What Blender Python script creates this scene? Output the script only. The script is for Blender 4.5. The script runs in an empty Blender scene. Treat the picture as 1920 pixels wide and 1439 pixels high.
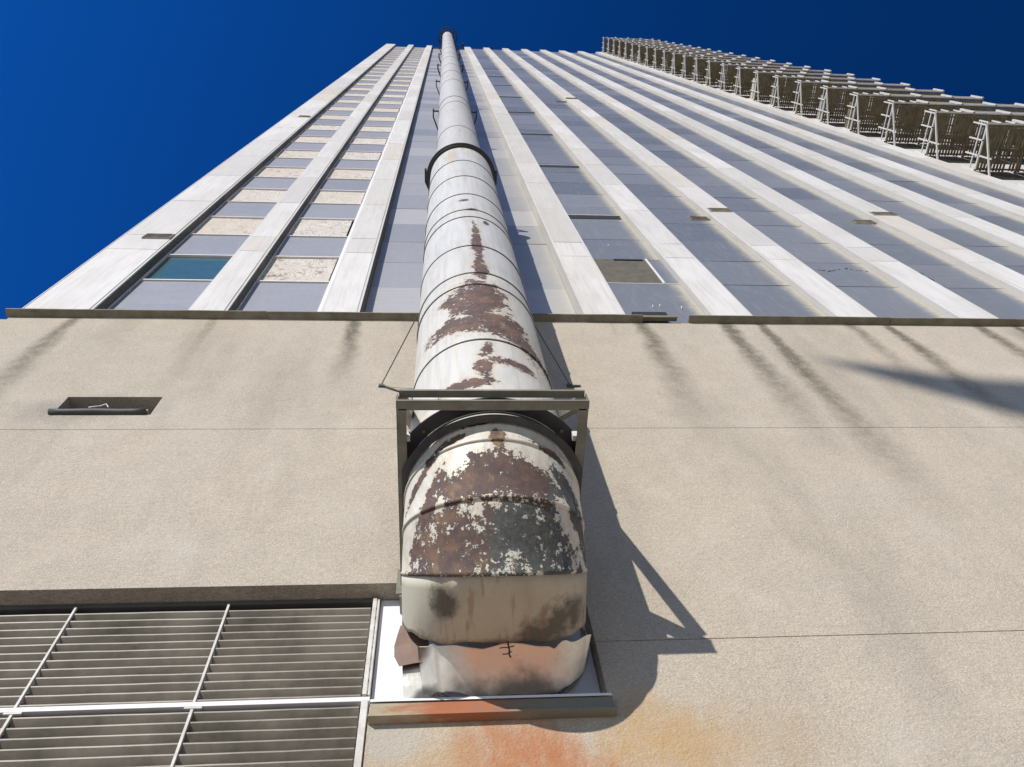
import bpy, bmesh, math, random
from mathutils import Vector, Matrix
R = random.Random(7)
sc = bpy.context.scene
COL = sc.collection

# ---------------------------------------------------------------- camera
cam_d = bpy.data.cameras.new('camera')
cam = bpy.data.objects.new('camera', cam_d)
COL.objects.link(cam)
cam_d.sensor_width = 36.0
cam_d.lens = 36.0 * 1494.79 / 1920.0
cam_d.clip_start = 0.05
cam_d.clip_end = 5000
_R = Vector((0.99629743, -0.03909658, -0.07656948))
_U = Vector((-0.00234192, -0.90262926, 0.43041252))
_F = Vector((0.08594151, 0.42863957, 0.89937877))
M = Matrix((( _R[0], _U[0], -_F[0], 0), (_R[1], _U[1], -_F[1], 0), (_R[2], _U[2], -_F[2], 1.6), (0, 0, 0, 1)))
cam.matrix_world = M
sc.camera = cam

# ---------------------------------------------------------------- light
SUN_TO = Vector((-0.57, -1.0, 0.47)).normalized()       # direction towards the sun
sun_d = bpy.data.lights.new('sun', 'SUN')
sun_d.energy = 4.75
sun_d.angle = math.radians(0.53)
sun_d.color = (1.0, 0.945, 0.862)
sun = bpy.data.objects.new('sun', sun_d)
COL.objects.link(sun)
sun.rotation_euler = SUN_TO.to_track_quat('Z', 'Y').to_euler()
sun.location = (-20, -40, 60)

world = bpy.data.worlds.new('World')
sc.world = world
world.use_nodes = True
wn = world.node_tree
wn.nodes.clear()
w_out = wn.nodes.new('ShaderNodeOutputWorld')
w_bg = wn.nodes.new('ShaderNodeBackground')
w_sky = wn.nodes.new('ShaderNodeTexSky')
w_sky.sky_type = 'NISHITA'
w_sky.sun_disc = False
w_sky.sun_elevation = math.asin(SUN_TO.z)
w_sky.sun_rotation = math.atan2(SUN_TO.x, SUN_TO.y)
w_sky.altitude = 0
w_sky.air_density = 1.0
w_sky.dust_density = 0.0
w_sky.ozone_density = 4.0
w_hs = wn.nodes.new('ShaderNodeHueSaturation')
w_hs.inputs['Saturation'].default_value = 1.22
wn.links.new(w_sky.outputs[0], w_hs.inputs['Color'])
w_mul = wn.nodes.new('ShaderNodeMix'); w_mul.data_type = 'RGBA'; w_mul.blend_type = 'MULTIPLY'
w_mul.inputs[0].default_value = 1.0
w_el = wn.nodes.new('ShaderNodeMapRange'); w_el.interpolation_type = 'SMOOTHSTEP'
w_el.inputs['From Min'].default_value = 0.0; w_el.inputs['From Max'].default_value = 0.75
w_tint = wn.nodes.new('ShaderNodeMix'); w_tint.data_type = 'RGBA'
w_tint.inputs[6].default_value = (0.95, 0.95, 0.95, 1)      # pale towards the horizon
w_tint.inputs[7].default_value = (0.13, 0.55, 0.99, 1)      # deep blue overhead
wn.links.new(w_el.outputs[0], w_tint.inputs[0]); wn.links.new(w_tint.outputs[2], w_mul.inputs[7])
wn.links.new(w_hs.outputs[0], w_mul.inputs[6])
# deep polarised blue: the sky falls off smoothly away from the sun's side
w_tc = wn.nodes.new('ShaderNodeTexCoord'); w_sep = wn.nodes.new('ShaderNodeSeparateXYZ')
w_mr = wn.nodes.new('ShaderNodeMapRange'); w_mr.interpolation_type = 'SMOOTHSTEP'
w_mr.inputs['From Min'].default_value = -0.75; w_mr.inputs['From Max'].default_value = 0.75
w_mr.inputs['To Min'].default_value = 1.25; w_mr.inputs['To Max'].default_value = 0.46
wn.links.new(w_tc.outputs['Generated'], w_sep.inputs[0]); wn.links.new(w_sep.outputs[0], w_mr.inputs['Value']); wn.links.new(w_sep.outputs[2], w_el.inputs['Value'])
w_sc = wn.nodes.new('ShaderNodeVectorMath'); w_sc.operation = 'SCALE'
wn.links.new(w_mul.outputs[2], w_sc.inputs[0]); wn.links.new(w_mr.outputs[0], w_sc.inputs['Scale'])
wn.links.new(w_sc.outputs[0], w_bg.inputs['Color'])
wn.links.new(w_bg.outputs[0], w_out.inputs['Surface'])
w_bg.inputs['Strength'].default_value = 0.145
sc.view_settings.view_transform = 'Standard'
sc.view_settings.look = 'None'
sc.view_settings.exposure = 0.0
sc.view_settings.gamma = 1.0
sc.render.engine = 'CYCLES'
sc.cycles.max_bounces = 6
sc.cycles.use_denoising = True

# ---------------------------------------------------------------- node helper
class NT:
    def __init__(s, name):
        s.m = bpy.data.materials.new(name)
        s.m.use_nodes = True
        s.t = s.m.node_tree
        s.t.nodes.clear()
        s.out = s.t.nodes.new('ShaderNodeOutputMaterial')
        s.b = s.t.nodes.new('ShaderNodeBsdfPrincipled')
        s.t.links.new(s.b.outputs[0], s.out.inputs['Surface'])
        g = s.t.nodes.new('ShaderNodeNewGeometry')
        s.pos = g.outputs['Position']
        s.geo = g
        sp = s.t.nodes.new('ShaderNodeSeparateXYZ')
        s.t.links.new(s.pos, sp.inputs[0])
        s.x, s.y, s.z = sp.outputs
    def put(s, inp, v):
        if isinstance(v, (int, float)):
            inp.default_value = v
        elif isinstance(v, tuple):
            inp.default_value = v if len(v) != 3 or inp.type == 'VECTOR' else (*v, 1)
        else:
            s.t.links.new(v, inp)
    def math(s, op, a, b=0.0, c=0.0, clamp=False):
        n = s.t.nodes.new('ShaderNodeMath'); n.operation = op; n.use_clamp = clamp
        s.put(n.inputs[0], a); s.put(n.inputs[1], b); s.put(n.inputs[2], c)
        return n.outputs[0]
    def mr(s, v, a, b, c=0.0, d=1.0, smooth=False):
        n = s.t.nodes.new('ShaderNodeMapRange')
        if smooth: n.interpolation_type = 'SMOOTHSTEP'
        s.put(n.inputs['Value'], v)
        for k, q in (('From Min', a), ('From Max', b), ('To Min', c), ('To Max', d)):
            s.put(n.inputs[k], q)
        return n.outputs[0]
    def mix(s, f, a, b, mode='MIX'):
        n = s.t.nodes.new('ShaderNodeMix'); n.data_type = 'RGBA'; n.blend_type = mode
        s.put(n.inputs[0], f); s.put(n.inputs[6], a); s.put(n.inputs[7], b)
        return n.outputs[2]
    def scl(s, v, k):
        n = s.t.nodes.new('ShaderNodeVectorMath'); n.operation = 'MULTIPLY'
        s.put(n.inputs[0], v); n.inputs[1].default_value = k
        return n.outputs[0]
    def vadd(s, v, k):
        n = s.t.nodes.new('ShaderNodeVectorMath'); n.operation = 'ADD'
        s.put(n.inputs[0], v); s.put(n.inputs[1], k)
        return n.outputs[0]
    def noise(s, scale, detail=4, rough=0.55, vec=None, dist=0.0):
        n = s.t.nodes.new('ShaderNodeTexNoise')
        s.put(n.inputs['Vector'], s.pos if vec is None else vec)
        n.inputs['Scale'].default_value = scale
        n.inputs['Detail'].default_value = detail
        n.inputs['Roughness'].default_value = rough
        n.inputs['Distortion'].default_value = dist
        return n.outputs['Fac']
    def ncol(s, scale, detail=3, vec=None):
        n = s.t.nodes.new('ShaderNodeTexNoise')
        s.put(n.inputs['Vector'], s.pos if vec is None else vec)
        n.inputs['Scale'].default_value = scale
        n.inputs['Detail'].default_value = detail
        return n.outputs['Color']
    def vor(s, scale, vec=None, feature='F1'):
        n = s.t.nodes.new('ShaderNodeTexVoronoi'); n.feature = feature
        s.put(n.inputs['Vector'], s.pos if vec is None else vec)
        n.inputs['Scale'].default_value = scale
        return n.outputs['Distance']
    def ramp(s, f, stops, interp='LINEAR'):
        n = s.t.nodes.new('ShaderNodeValToRGB'); n.color_ramp.interpolation = interp
        s.put(n.inputs[0], f)
        e = n.color_ramp.elements
        while len(e) < len(stops): e.new(0.5)
        for i, (p, c) in enumerate(stops):
            e[i].position = p
            e[i].color = (c, c, c, 1) if isinstance(c, (int, float)) else (*c, 1)
        return n.outputs[0]
    def attr(s, name):
        n = s.t.nodes.new('ShaderNodeAttribute'); n.attribute_name = name
        sp = s.t.nodes.new('ShaderNodeSeparateColor')
        s.t.links.new(n.outputs['Color'], sp.inputs[0])
        return sp.outputs
    def bump(s, h, strength=0.3, dist=0.01):
        n = s.t.nodes.new('ShaderNodeBump')
        n.inputs['Strength'].default_value = strength
        n.inputs['Distance'].default_value = dist
        s.put(n.inputs['Height'], h)
        s.t.links.new(n.outputs[0], s.b.inputs['Normal'])
    def set(s, **k):
        names = {'base': 'Base Color', 'rough': 'Roughness', 'metal': 'Metallic', 'spec': 'Specular IOR Level', 'ior': 'IOR'}
        for a, v in k.items(): s.put(s.b.inputs[names[a]], v)
        return s.m
    def blob(s, x0, z0, rx, rz, slant=0.0):
        """1 at the centre falling to 0 at an ellipse in world x / z"""
        dx = s.math('SUBTRACT', s.x, x0); dz = s.math('SUBTRACT', s.z, z0)
        if slant: dx = s.math('SUBTRACT', dx, s.math('MULTIPLY', dz, slant))
        a = s.math('POWER', s.math('ABSOLUTE', s.math('DIVIDE', dx, rx)), 2.0)
        b = s.math('POWER', s.math('ABSOLUTE', s.math('DIVIDE', dz, rz)), 2.0)
        return s.math('SUBTRACT', 1.0, s.math('SQRT', s.math('ADD', a, b)))
    def mx(s, *vs):
        o = vs[0]
        for v in vs[1:]: o = s.math('MAXIMUM', o, v)
        return o

# ---------------------------------------------------------------- materials
def mat_stucco():
    n = NT('podium_stucco')
    big = n.noise(0.35, 4); mid = n.noise(2.2, 5, 0.6); fine = n.noise(24, 4, 0.75, n.scl(n.pos, (0.7, 1, 1.5))); fine2 = n.noise(95, 2, 0.6, n.scl(n.pos, (0.55, 1, 1.0)))
    base = n.mix(n.mr(big, 0.32, 0.68), (0.535, 0.46, 0.365), (0.475, 0.415, 0.335))
    base = n.mix(n.mr(mid, 0.35, 0.7, 0, 0.42), base, (0.35, 0.315, 0.265))
    base = n.mix(n.mr(n.noise(0.6, 3, 0.5, n.vadd(n.pos, (9, 3, 4))), 0.48, 0.7, 0, 0.5), base, (0.49, 0.44, 0.375))
    base = n.mix(n.mr(fine, 0.34, 0.66, 0.0, 0.55), base, (0.24, 0.205, 0.16))
    base = n.mix(n.mr(fine2, 0.48, 0.68, 0.0, 0.6), base, (0.68, 0.62, 0.53))
    trowel = n.noise(5.5, 5, 0.7, n.scl(n.pos, (0.75, 1, 1.7)), 1.2)
    base = n.mix(n.mr(trowel, 0.5, 0.70, 0, 0.24), base, (0.29, 0.25, 0.205))
    base = n.mix(n.mr(n.noise(1.1, 4, 0.6, n.vadd(n.pos, (5, 5, 5))), 0.55, 0.75, 0, 0.45), base, (0.52, 0.475, 0.41))
    # run marks under the ledge
    wob = n.math('ADD', n.math('MULTIPLY', n.math('SUBTRACT', n.noise(1.4, 5, 0.6), 0.5), 0.34), n.math('MULTIPLY', n.math('SUBTRACT', n.noise(14, 4, 0.7), 0.5), 0.16))
    xx = n.math('ADD', n.x, wob)
    drop = n.math('SUBTRACT', 14.62, n.z)
    tot = None
    for (x0, w, L, k) in ((-6.12, .17, 6.0, .85), (-3.86, .15, 3.4, .55), (-1.5, .15, 3.0, 1.15), (-5.3, .5, 2.0, .25), (2.95, .04, .9, .45), (3.5, .2, 4.6, 1.0),
                          (5.02, .2, 5.0, 1.15), (5.66, .17, 6.5, 1.25), (7.35, .18, 3.2, .8), (8.06, .16, 4.6, 1.2),
                          (9.8, .19, 4.0, 1.1), (10.55, .15, 3.6, 1.1), (12.2, .17, 4.0, 1.1), (12.9, .15, 3.4, .8), (14.6, .15, 3.0, .8), (-0.35, .1, 1.4, .4), (6.6, .7, 2.0, .22)):
        # widening streak
        ww = n.math('MULTIPLY_ADD', drop, 0.075, w)
        g = n.mr(n.math('ABSOLUTE', n.math('SUBTRACT', xx, x0)), 0.0, ww, 1.0, 0.0, True)
        f = n.mr(drop, -0.2, L, k, 0.0)
        q = n.math('MULTIPLY', g, f)
        tot = q if tot is None else n.math('MAXIMUM', tot, q)
    brk = n.mr(n.noise(6.0, 6, 0.72), 0.30, 0.56, 0.5, 1.25)
    tot = n.math('MULTIPLY', tot, brk, clamp=True)
    pit = n.mr(n.noise(2.0, 5, 0.7, n.scl(n.pos, (1, 1, .3))), 0.56, 0.74, 0, .3)
    base = n.mix(pit, base, (0.30, 0.26, 0.21))
    # faint broad dirt lower down
    brd = n.mr(n.noise(0.55, 4, 0.6, n.scl(n.pos, (1.6, 1, 0.35))), 0.5, 0.72, 0, 0.24)
    base = n.mix(n.math('MAXIMUM', n.math('MULTIPLY', tot, 0.88), brd), base, (0.13, 0.112, 0.085))
    # dirt round the vent
    v = n.mr(n.math('ADD', n.blob(-4.7, 11.3, 1.3, .5, .6), n.math('MULTIPLY', n.math('SUBTRACT', mid, .5), 1.2)), 0.05, 0.8, 0, .45)
    base = n.mix(v, base, (0.2, 0.19, 0.18))
    # rust and scorch colours under the duct sill
    nn = n.math('MULTIPLY', n.math('SUBTRACT', n.noise(2.6, 6, 0.65, n.scl(n.pos, (1.2, 1, 0.6)), 0.4), 0.5), 1.6)
    sk = n.mr(n.noise(9, 5, 0.7, n.scl(n.pos, (1, 1, 0.55))), 0.3, 0.62, 0.45, 1.0)
    yel = n.mr(n.math('ADD', n.mx(n.blob(0.35, 5.35, 1.5, .85), n.blob(1.6, 5.75, .85, .62)), nn), -0.15, 0.85, 0, .8, True)
    yel = n.math('MULTIPLY', n.math('MULTIPLY', yel, sk), n.mr(n.math('MULTIPLY_ADD', n.x, -0.28, n.z), 5.75, 6.35, 1, 0))
    base = n.mix(yel, base, (0.44, 0.275, 0.12))
    rt = n.mr(n.math('ADD', n.blob(2.35, 5.75, 1.0, .5), nn), 0.0, 1.0, 0, .45, True)
    base = n.mix(n.math('MULTIPLY', rt, sk), base, (0.42, 0.29, 0.16))
    red = n.mr(n.math('ADD', n.mx(n.blob(0.65, 5.65, .75, .75), n.blob(1.0, 5.35, .55, .6)), n.math('MULTIPLY', nn, .8)), 0.05, 0.8, 0, .9, True)
    red = n.math('MULTIPLY', n.math('MULTIPLY', red, sk), n.mr(n.z, 6.2, 6.7, 1, 0))
    base = n.mix(red, base, (0.40, 0.16, 0.075))
    pale = n.mr(n.math('ADD', n.blob(-0.35, 5.9, .3, .3), nn), 0.1, 0.6, 0, .7)
    base = n.mix(pale, base, (0.42, 0.39, 0.34))
    hb = n.math('ADD', n.math('ADD', n.math('MULTIPLY', n.noise(30, 4, 0.7), 0.5), n.math('MULTIPLY', trowel, .7)), n.math('MULTIPLY', n.noise(80, 3, 0.6, n.scl(n.pos, (0.5, 1, 1.0))), 0.5))
    n.bump(hb, 0.9, 0.02)
    return n.set(base=base, rough=0.93, spec=0.2)

def mat_precast():
    n = NT('painted_precast')
    a = n.attr('pc')
    base = n.mix(n.mr(a[0], 0, 1), (0.48, 0.462, 0.435), (0.62, 0.602, 0.58))
    base = n.mix(n.mr(a[1], 0.72, 1.0, 0, .75), base, (0.55, 0.47, 0.37))
    g = n.noise(1.1, 5, 0.6, n.scl(n.pos, (1.6, 1, 0.5)))
    base = n.mix(n.mr(g, 0.40, 0.70, 0, 0.55), base, (0.47, 0.44, 0.40))
    st = n.noise(9, 4, 0.6, n.scl(n.pos, (1.5, 1.5, 0.12)))
    base = n.mix(n.mr(st, 0.48, 0.74, 0, 0.36), base, (0.36, 0.335, 0.30))
    sp = n.noise(60, 2, 0.5)
    base = n.mix(n.mr(sp, 0.66, 0.72, 0, 0.3), base, (0.3, 0.29, 0.27))
    n.bump(n.noise(18, 4, 0.6), 0.15, 0.006)
    return n.set(base=base, rough=0.62, spec=0.35)

def mat_panel(name, c0, c1, cold, rough=0.34):
    """enamelled infill panel, tone and position across the bay come from the mesh"""
    n = NT(name)
    a = n.attr('pc')
    base = n.mix(a[0], c0, c1)
    hz = n.noise(3.0, 4, 0.6, n.scl(n.pos, (0.35, 1, 5.0)))
    base = n.mix(n.mr(hz, 0.3, 0.75, 0, 0.45), base, cold)
    st = n.noise(6, 5, 0.65, n.scl(n.pos, (2.2, 1, 0.3)))
    base = n.mix(n.mr(st, 0.5, 0.8, 0, 0.2), base, (0.5, 0.5, 0.49))
    # warm bounce glow of the sunlit right-hand pier, painted into the panel edge
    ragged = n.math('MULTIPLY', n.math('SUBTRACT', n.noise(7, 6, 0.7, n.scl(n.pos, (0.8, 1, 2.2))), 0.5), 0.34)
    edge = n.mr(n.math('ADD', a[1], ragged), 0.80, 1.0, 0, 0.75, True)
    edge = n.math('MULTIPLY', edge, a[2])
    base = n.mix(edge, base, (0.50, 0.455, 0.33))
    n.bump(n.math('ADD', n.noise(0.9, 2, 0.5), n.math('MULTIPLY', n.noise(14, 3, 0.6), 0.08)), 0.10, 0.05)
    r = n.mr(hz, 0.3, 0.8, rough - .05, rough + .12)
    return n.set(base=base, rough=r, spec=0.75)

def mat_plywood():
    n = NT('weathered_plywood')
    a = n.attr('pc')
    off = n.t.nodes.new('ShaderNodeCombineXYZ')
    n.put(off.inputs[0], n.math('MULTIPLY', a[0], 37.0)); n.put(off.inputs[2], n.math('MULTIPLY', a[1], 53.0))
    p = n.vadd(n.pos, off.outputs[0])
    swirl = n.noise(1.15, 2, 0.5, n.scl(p, (1.3, 1, 0.8)), 0.9)
    rings = n.math('SINE', n.math('MULTIPLY', swirl, 150.0))
    rg = n.mr(rings, 0.1, 0.95, 0, 0.8)
    rg = n.math('MULTIPLY', rg, n.mr(n.noise(5, 4, 0.6, p), 0.3, 0.6, 0.3, 1))
    base = n.mix(n.noise(1.7, 4, 0.6, p), (0.50, 0.455, 0.405), (0.66, 0.63, 0.59))
    base = n.mix(rg, base, (0.26, 0.225, 0.19))
    base = n.mix(n.mr(a[1], 0, 1, 0, .6), base, n.mix(n.noise(6, 5, .7, p), (0.42, 0.33, 0.235), (0.58, 0.52, 0.44)))
    dk = n.mr(n.noise(4.0, 5, 0.7, p), 0.54, 0.72, 0, 0.7)
    base = n.mix(n.math('MULTIPLY', dk, n.mr(a[2], 0, 1, .4, 1.6)), base, (0.12, 0.105, 0.09))
    n.bump(rings, 0.12, 0.004)
    return n.set(base=base, rough=0.8, spec=0.2)

def mat_simple(name, c, rough=0.6, metal=0.0, var=0.25, scale=6, dark=None, spec=0.4, bump=0.0, bscale=30):
    n = NT(name)
    dk = dark or tuple(q * 0.5 for q in c)
    base = n.mix(n.mr(n.noise(scale, 5, 0.65), 0.38, 0.72, 0, var), c, dk)
    if bump: n.bump(n.noise(bscale, 4, 0.6), bump, 0.004)
    return n.set(base=base, rough=rough, metal=metal, spec=spec)

def mat_pipe():
    n = NT('peeling_duct_paint')
    jit = n.noise(5.5, 7, 0.72); jit2 = n.noise(2.1, 3, 0.6, n.vadd(n.pos, (4, 4, 4)))
    fine = n.noise(22, 5, 0.7)
    nz = n.math('ADD', n.math('MULTIPLY', n.math('SUBTRACT', jit, 0.5), 3.0), n.math('MULTIPLY', n.math('SUBTRACT', fine, 0.5), 0.9))
    nz2 = n.math('ADD', nz, n.math('MULTIPLY', n.math('SUBTRACT', jit2, 0.5), 1.0))
    # clean paint
    hi = n.mr(n.z, 8.0, 13.0)
    paint = n.mix(hi, (0.64, 0.615, 0.55), (0.585, 0.578, 0.56))
    paint = n.mix(n.mr(n.noise(1.3, 5, 0.6), 0.4, 0.7, 0, 0.35), paint, (0.5, 0.47, 0.39))
    vst = n.noise(8.0, 5, 0.65, n.scl(n.pos, (1.8, 1.8, 0.10)))
    paint = n.mix(n.mr(vst, 0.46, 0.74, 0, 0.5), paint, (0.35, 0.33, 0.285))
    up = n.mr(n.z, 21.9, 22.2)
    paint = n.mix(n.math('MULTIPLY', up, 0.55), paint, (0.47, 0.45, 0.42))
    dirt = n.mr(n.noise(2.4, 6, 0.68, n.scl(n.pos, (1.4, 1.4, 0.5))), 0.52, 0.72, 0, 0.5)
    paint = n.mix(n.math('MULTIPLY', dirt, n.mr(n.z, 16, 26, 0.45, 1.0)), paint, (0.27, 0.255, 0.23))
    # rust patches (x, z, rx, rz)
    P = [(0.42, 10.75, .50, .95, 0), (0.62, 10.0, .52, .62, -.25), (0.25, 10.0, .52, .34, 0), (0.82, 9.75, .30, .6, -.45), (0.1, 10.85, .26, .3, 0),
         (0.40, 8.72, .12, .42, 0), (0.20, 8.42, .36, .16, 0), (0.66, 8.95, .34, .14, -.5), (0.47, 9.25, .09, .22, 0), (0.5, 13.3, .11, 1.6, 0), (0.5, 11.9, .14, .5, 0), (0.48, 15.4, .17, .14, 0), (0.36, 16.1, .12, .12, 0),
         (0.7, 14.6, .07, .2, 0),
         # elbow
         (0.40, 7.06, .52, .30, 0), (0.72, 7.02, .34, .26, 0), (0.45, 7.42, .10, .12, 0), (0.28, 7.62, .16, .05, 0), (0.88, 7.42, .26, .07, -1.6), (1.08, 7.1, .16, .35, -.6),
         (-0.12, 7.0, .12, .35, .5), (-.16, 7.35, .10, .14, .8), (0.06, 7.48, .16, .06, 1.3),
         (0.04, 6.60, .50, .46, 0), (-.14, 6.55, .3, .45, 0), (0.66, 6.60, .50, .46, 0), (0.86, 6.56, .28, .42, 0), (0.42, 6.6, .3, .38, 0), (1.12, 6.62, .10, .22, 0)]
    m = n.mx(*[n.blob(*p) for p in P])
    f = n.math('ADD', m, n.math('MULTIPLY', nz2, 0.66))
    chips = n.mr(n.noise(11, 6, 0.8, n.vadd(n.pos, (3, 8, 1))), n.mr(n.z, 6.86, 6.96, .555, .60), n.mr(n.z, 6.86, 6.96, .59, .635), 0, .9)
    f = n.math('SUBTRACT', f, chips)
    drip = n.mr(n.noise(15, 4, 0.6, n.scl(n.pos, (1, 1, 0.08))), 0.4, 0.65, 0, 1)
    halo = n.math('MAXIMUM', n.mr(f, 0.05, 0.32, 0, 1), n.math('MULTIPLY', n.mr(f, -.35, 0.3, 0, .8), drip))
    core = n.mr(f, 0.30, 0.335, 0, 1)
    tan = n.mix(n.mr(fine, 0.35, 0.65), (0.50, 0.38, 0.19), (0.42, 0.27, 0.13))
    low = n.mr(n.z, 15.5, 12.0)
    base = n.mix(n.math('MULTIPLY', halo, n.math('MULTIPLY_ADD', low, 0.55, 0.2)), paint, tan)
    brown = n.mix(n.mr(n.noise(9, 5, 0.7), 0.42, 0.66), (0.082, 0.056, 0.052), (0.135, 0.082, 0.062))
    orange = n.mr(n.noise(4.0, 5, 0.65, n.vadd(n.pos, (1, 7, 2))), 0.62, 0.74, 0, 0.6)
    brown = n.mix(orange, brown, (0.29, 0.145, 0.06))
    brown = n.mix(n.mr(n.noise(3.2, 5, 0.7, n.vadd(n.pos, (2, 2, 9))), 0.5, 0.62, 0, .65), brown, (0.20, 0.115, 0.07))
    brown = n.mix(n.mr(n.noise(19, 4, 0.7), 0.58, 0.7, 0, .6), brown, (0.045, 0.032, 0.03))
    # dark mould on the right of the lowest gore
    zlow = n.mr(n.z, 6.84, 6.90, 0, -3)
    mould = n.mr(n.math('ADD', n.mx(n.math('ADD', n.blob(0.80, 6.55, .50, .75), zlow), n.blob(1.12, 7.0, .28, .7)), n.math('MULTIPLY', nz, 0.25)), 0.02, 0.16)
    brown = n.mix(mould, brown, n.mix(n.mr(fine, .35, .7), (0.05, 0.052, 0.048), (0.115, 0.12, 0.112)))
    base = n.mix(core, base, brown)
    # bright torn paint lips at the edge of a patch
    lip = n.math('MULTIPLY', n.mr(f, 0.22, 0.28, 0, 1), n.mr(f, 0.335, 0.31, 0, 1))
    base = n.mix(n.math('MULTIPLY', lip, 0.95), base, (0.74, 0.71, 0.63))
    # rust bleeding out of the seams
    run = n.math('MULTIPLY', n.mr(n.noise(9, 4, 0.6, n.scl(n.pos, (1, 1, 0.07))), 0.6, 0.72, 0, 0.32), n.mr(n.z, 14, 8, 0, 1))
    base = n.mix(run, base, (0.50, 0.35, 0.15))
    rr = n.mr(n.math('ADD', n.blob(0.18, 20.9, .22, 1.3), n.math('MULTIPLY', nz, .25)), 0.1, 0.7, 0, .55)
    base = n.mix(rr, base, (0.45, 0.32, 0.18))
    speck = n.mr(n.noise(46, 3, 0.6), 0.70, 0.73, 0, 0.7)
    base = n.mix(n.math('MULTIPLY', speck, n.mr(n.z, 16, 9)), base, (0.20, 0.12, 0.07))
    h = n.math('ADD', n.math('MULTIPLY', core, -0.8), n.math('MULTIPLY', n.noise(14, 5, 0.65), 0.35))
    n.bump(h, 1.0, 0.014)
    rg = n.mix(core, (0.46, 0.46, 0.46), (0.78, 0.78, 0.78))
    return n.set(base=base, rough=rg, spec=0.45)

def mat_patch():
    """bare sheet metal below the elbow, pink reflection and lower shade painted in"""
    n = NT('shaded_sheet')
    j = n.math('MULTIPLY', n.math('SUBTRACT', n.noise(3.0, 5, 0.6), 0.5), 1.4)
    base = n.mix(n.mr(n.noise(9, 5, 0.65), 0.35, 0.7, 0, .6), (0.88, 0.86, 0.80), (0.62, 0.60, 0.52))
    pink = n.mr(n.math('ADD', n.blob(0.55, 6.42, .62, .26), n.math('MULTIPLY', j, .7)), 0.0, 0.6, 0, 0.85, True)  # warm reflection of the sunlit sill, painted as a pink tint
    base = n.mix(pink, base, (0.92, 0.56, 0.40))
    blk = n.mr(n.math('ADD', n.mx(n.blob(0.75, 6.15, 1.0, .22), n.blob(1.05, 6.2, .3, .16), n.blob(-0.13, 6.2, .14, .10)), n.math('MULTIPLY', j, .7)), 0.0, 0.5, 0, 0.88, True)  # shade on the lower part of the sheet, painted dark
    base = n.mix(blk, base, (0.085, 0.09, 0.09))
    br = n.mr(n.math('ADD', n.blob(-0.30, 6.66, .34, .34), n.math('MULTIPLY', j, .35)), 0.0, 0.35, 0, 0.92, True)
    base = n.mix(br, base, (0.12, 0.07, 0.048))
    sp = n.mr(n.noise(55, 3, 0.6), 0.66, 0.72, 0, 0.5)
    base = n.mix(sp, base, (0.3, 0.2, 0.14))
    n.bump(n.noise(3.5, 3, 0.5), 0.25, 0.06)
    return n.set(base=base, rough=0.42, metal=0.62, spec=0.5)

def mat_under():
    """last elbow piece: bare, soot-marked"""
    n = NT('sooty_duct_end')
    j = n.math('MULTIPLY', n.math('SUBTRACT', n.noise(5.0, 6, 0.68), 0.5), 1.8)
    base = n.mix(n.mr(n.noise(4, 6, 0.65, n.scl(n.pos, (1, .5, .5))), 0.35, 0.68, 0, .7), (0.50, 0.44, 0.345), (0.36, 0.31, 0.24))
    def yb_(x0, y0, rx, ry):
        a_ = n.math('POWER', n.math('ABSOLUTE', n.math('DIVIDE', n.math('SUBTRACT', n.x, x0), rx)), 2.0)
        b_ = n.math('POWER', n.math('ABSOLUTE', n.math('DIVIDE', n.math('SUBTRACT', n.y, y0), ry)), 2.0)
        return n.math('SUBTRACT', 1.0, n.math('SQRT', n.math('ADD', a_, b_)))
    blk = n.mr(n.math('ADD', n.mx(yb_(0.0, 4.22, .13, .2), yb_(.45, 4.62, .75, .13), yb_(.93, 4.42, .28, .24), yb_(.72, 4.52, .3, .16)), n.math('MULTIPLY', j, 1.25)), 0.0, 0.6, 0, 0.85)
    pal = n.mr(n.x, .02, -.14, 0, .75)  # sunlit left strip, its light painted in as a paler tone
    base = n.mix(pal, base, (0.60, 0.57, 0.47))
    base = n.mix(blk, base, (0.06, 0.06, 0.05))
    rn = n.mr(n.noise(9, 5, 0.6, n.scl(n.pos, (1.6, .25, .25))), 0.57, 0.66, 0, .45)
    base = n.mix(rn, base, (0.25, 0.13, 0.075))
    sp = n.mr(n.noise(50, 3, 0.6), 0.64, 0.72, 0, 0.5)
    base = n.mix(sp, base, (0.2, 0.17, 0.13))
    n.bump(n.noise(20, 4, 0.6), 0.2, 0.006)
    return n.set(base=base, rough=0.6, spec=0.4)

def mat_sill():
    n = NT('rust_streaked_sill')
    c = n.noise(8, 5, 0.65, n.scl(n.pos, (0.6, 1, 2)))
    base = n.mix(c, (0.42, 0.38, 0.28), (0.27, 0.21, 0.13))
    r = n.mr(n.math('ADD', n.blob(0.25, 6.1, .75, .3), n.math('MULTIPLY', n.math('SUBTRACT', c, .5), 1.5)), 0, .6, 0, .9)
    base = n.mix(r, base, (0.34, 0.11, 0.05))
    g = n.mr(n.math('ADD', n.blob(1.0, 6.1, .75, .3), n.math('MULTIPLY', n.math('SUBTRACT', c, .5), 1.2)), 0, .5, 0, .85)
    base = n.mix(g, base, (0.17, 0.175, 0.145))
    n.bump(n.noise(25, 5, 0.6), 0.4, 0.006)
    return n.set(base=base, rough=0.8, spec=0.3)

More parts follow.
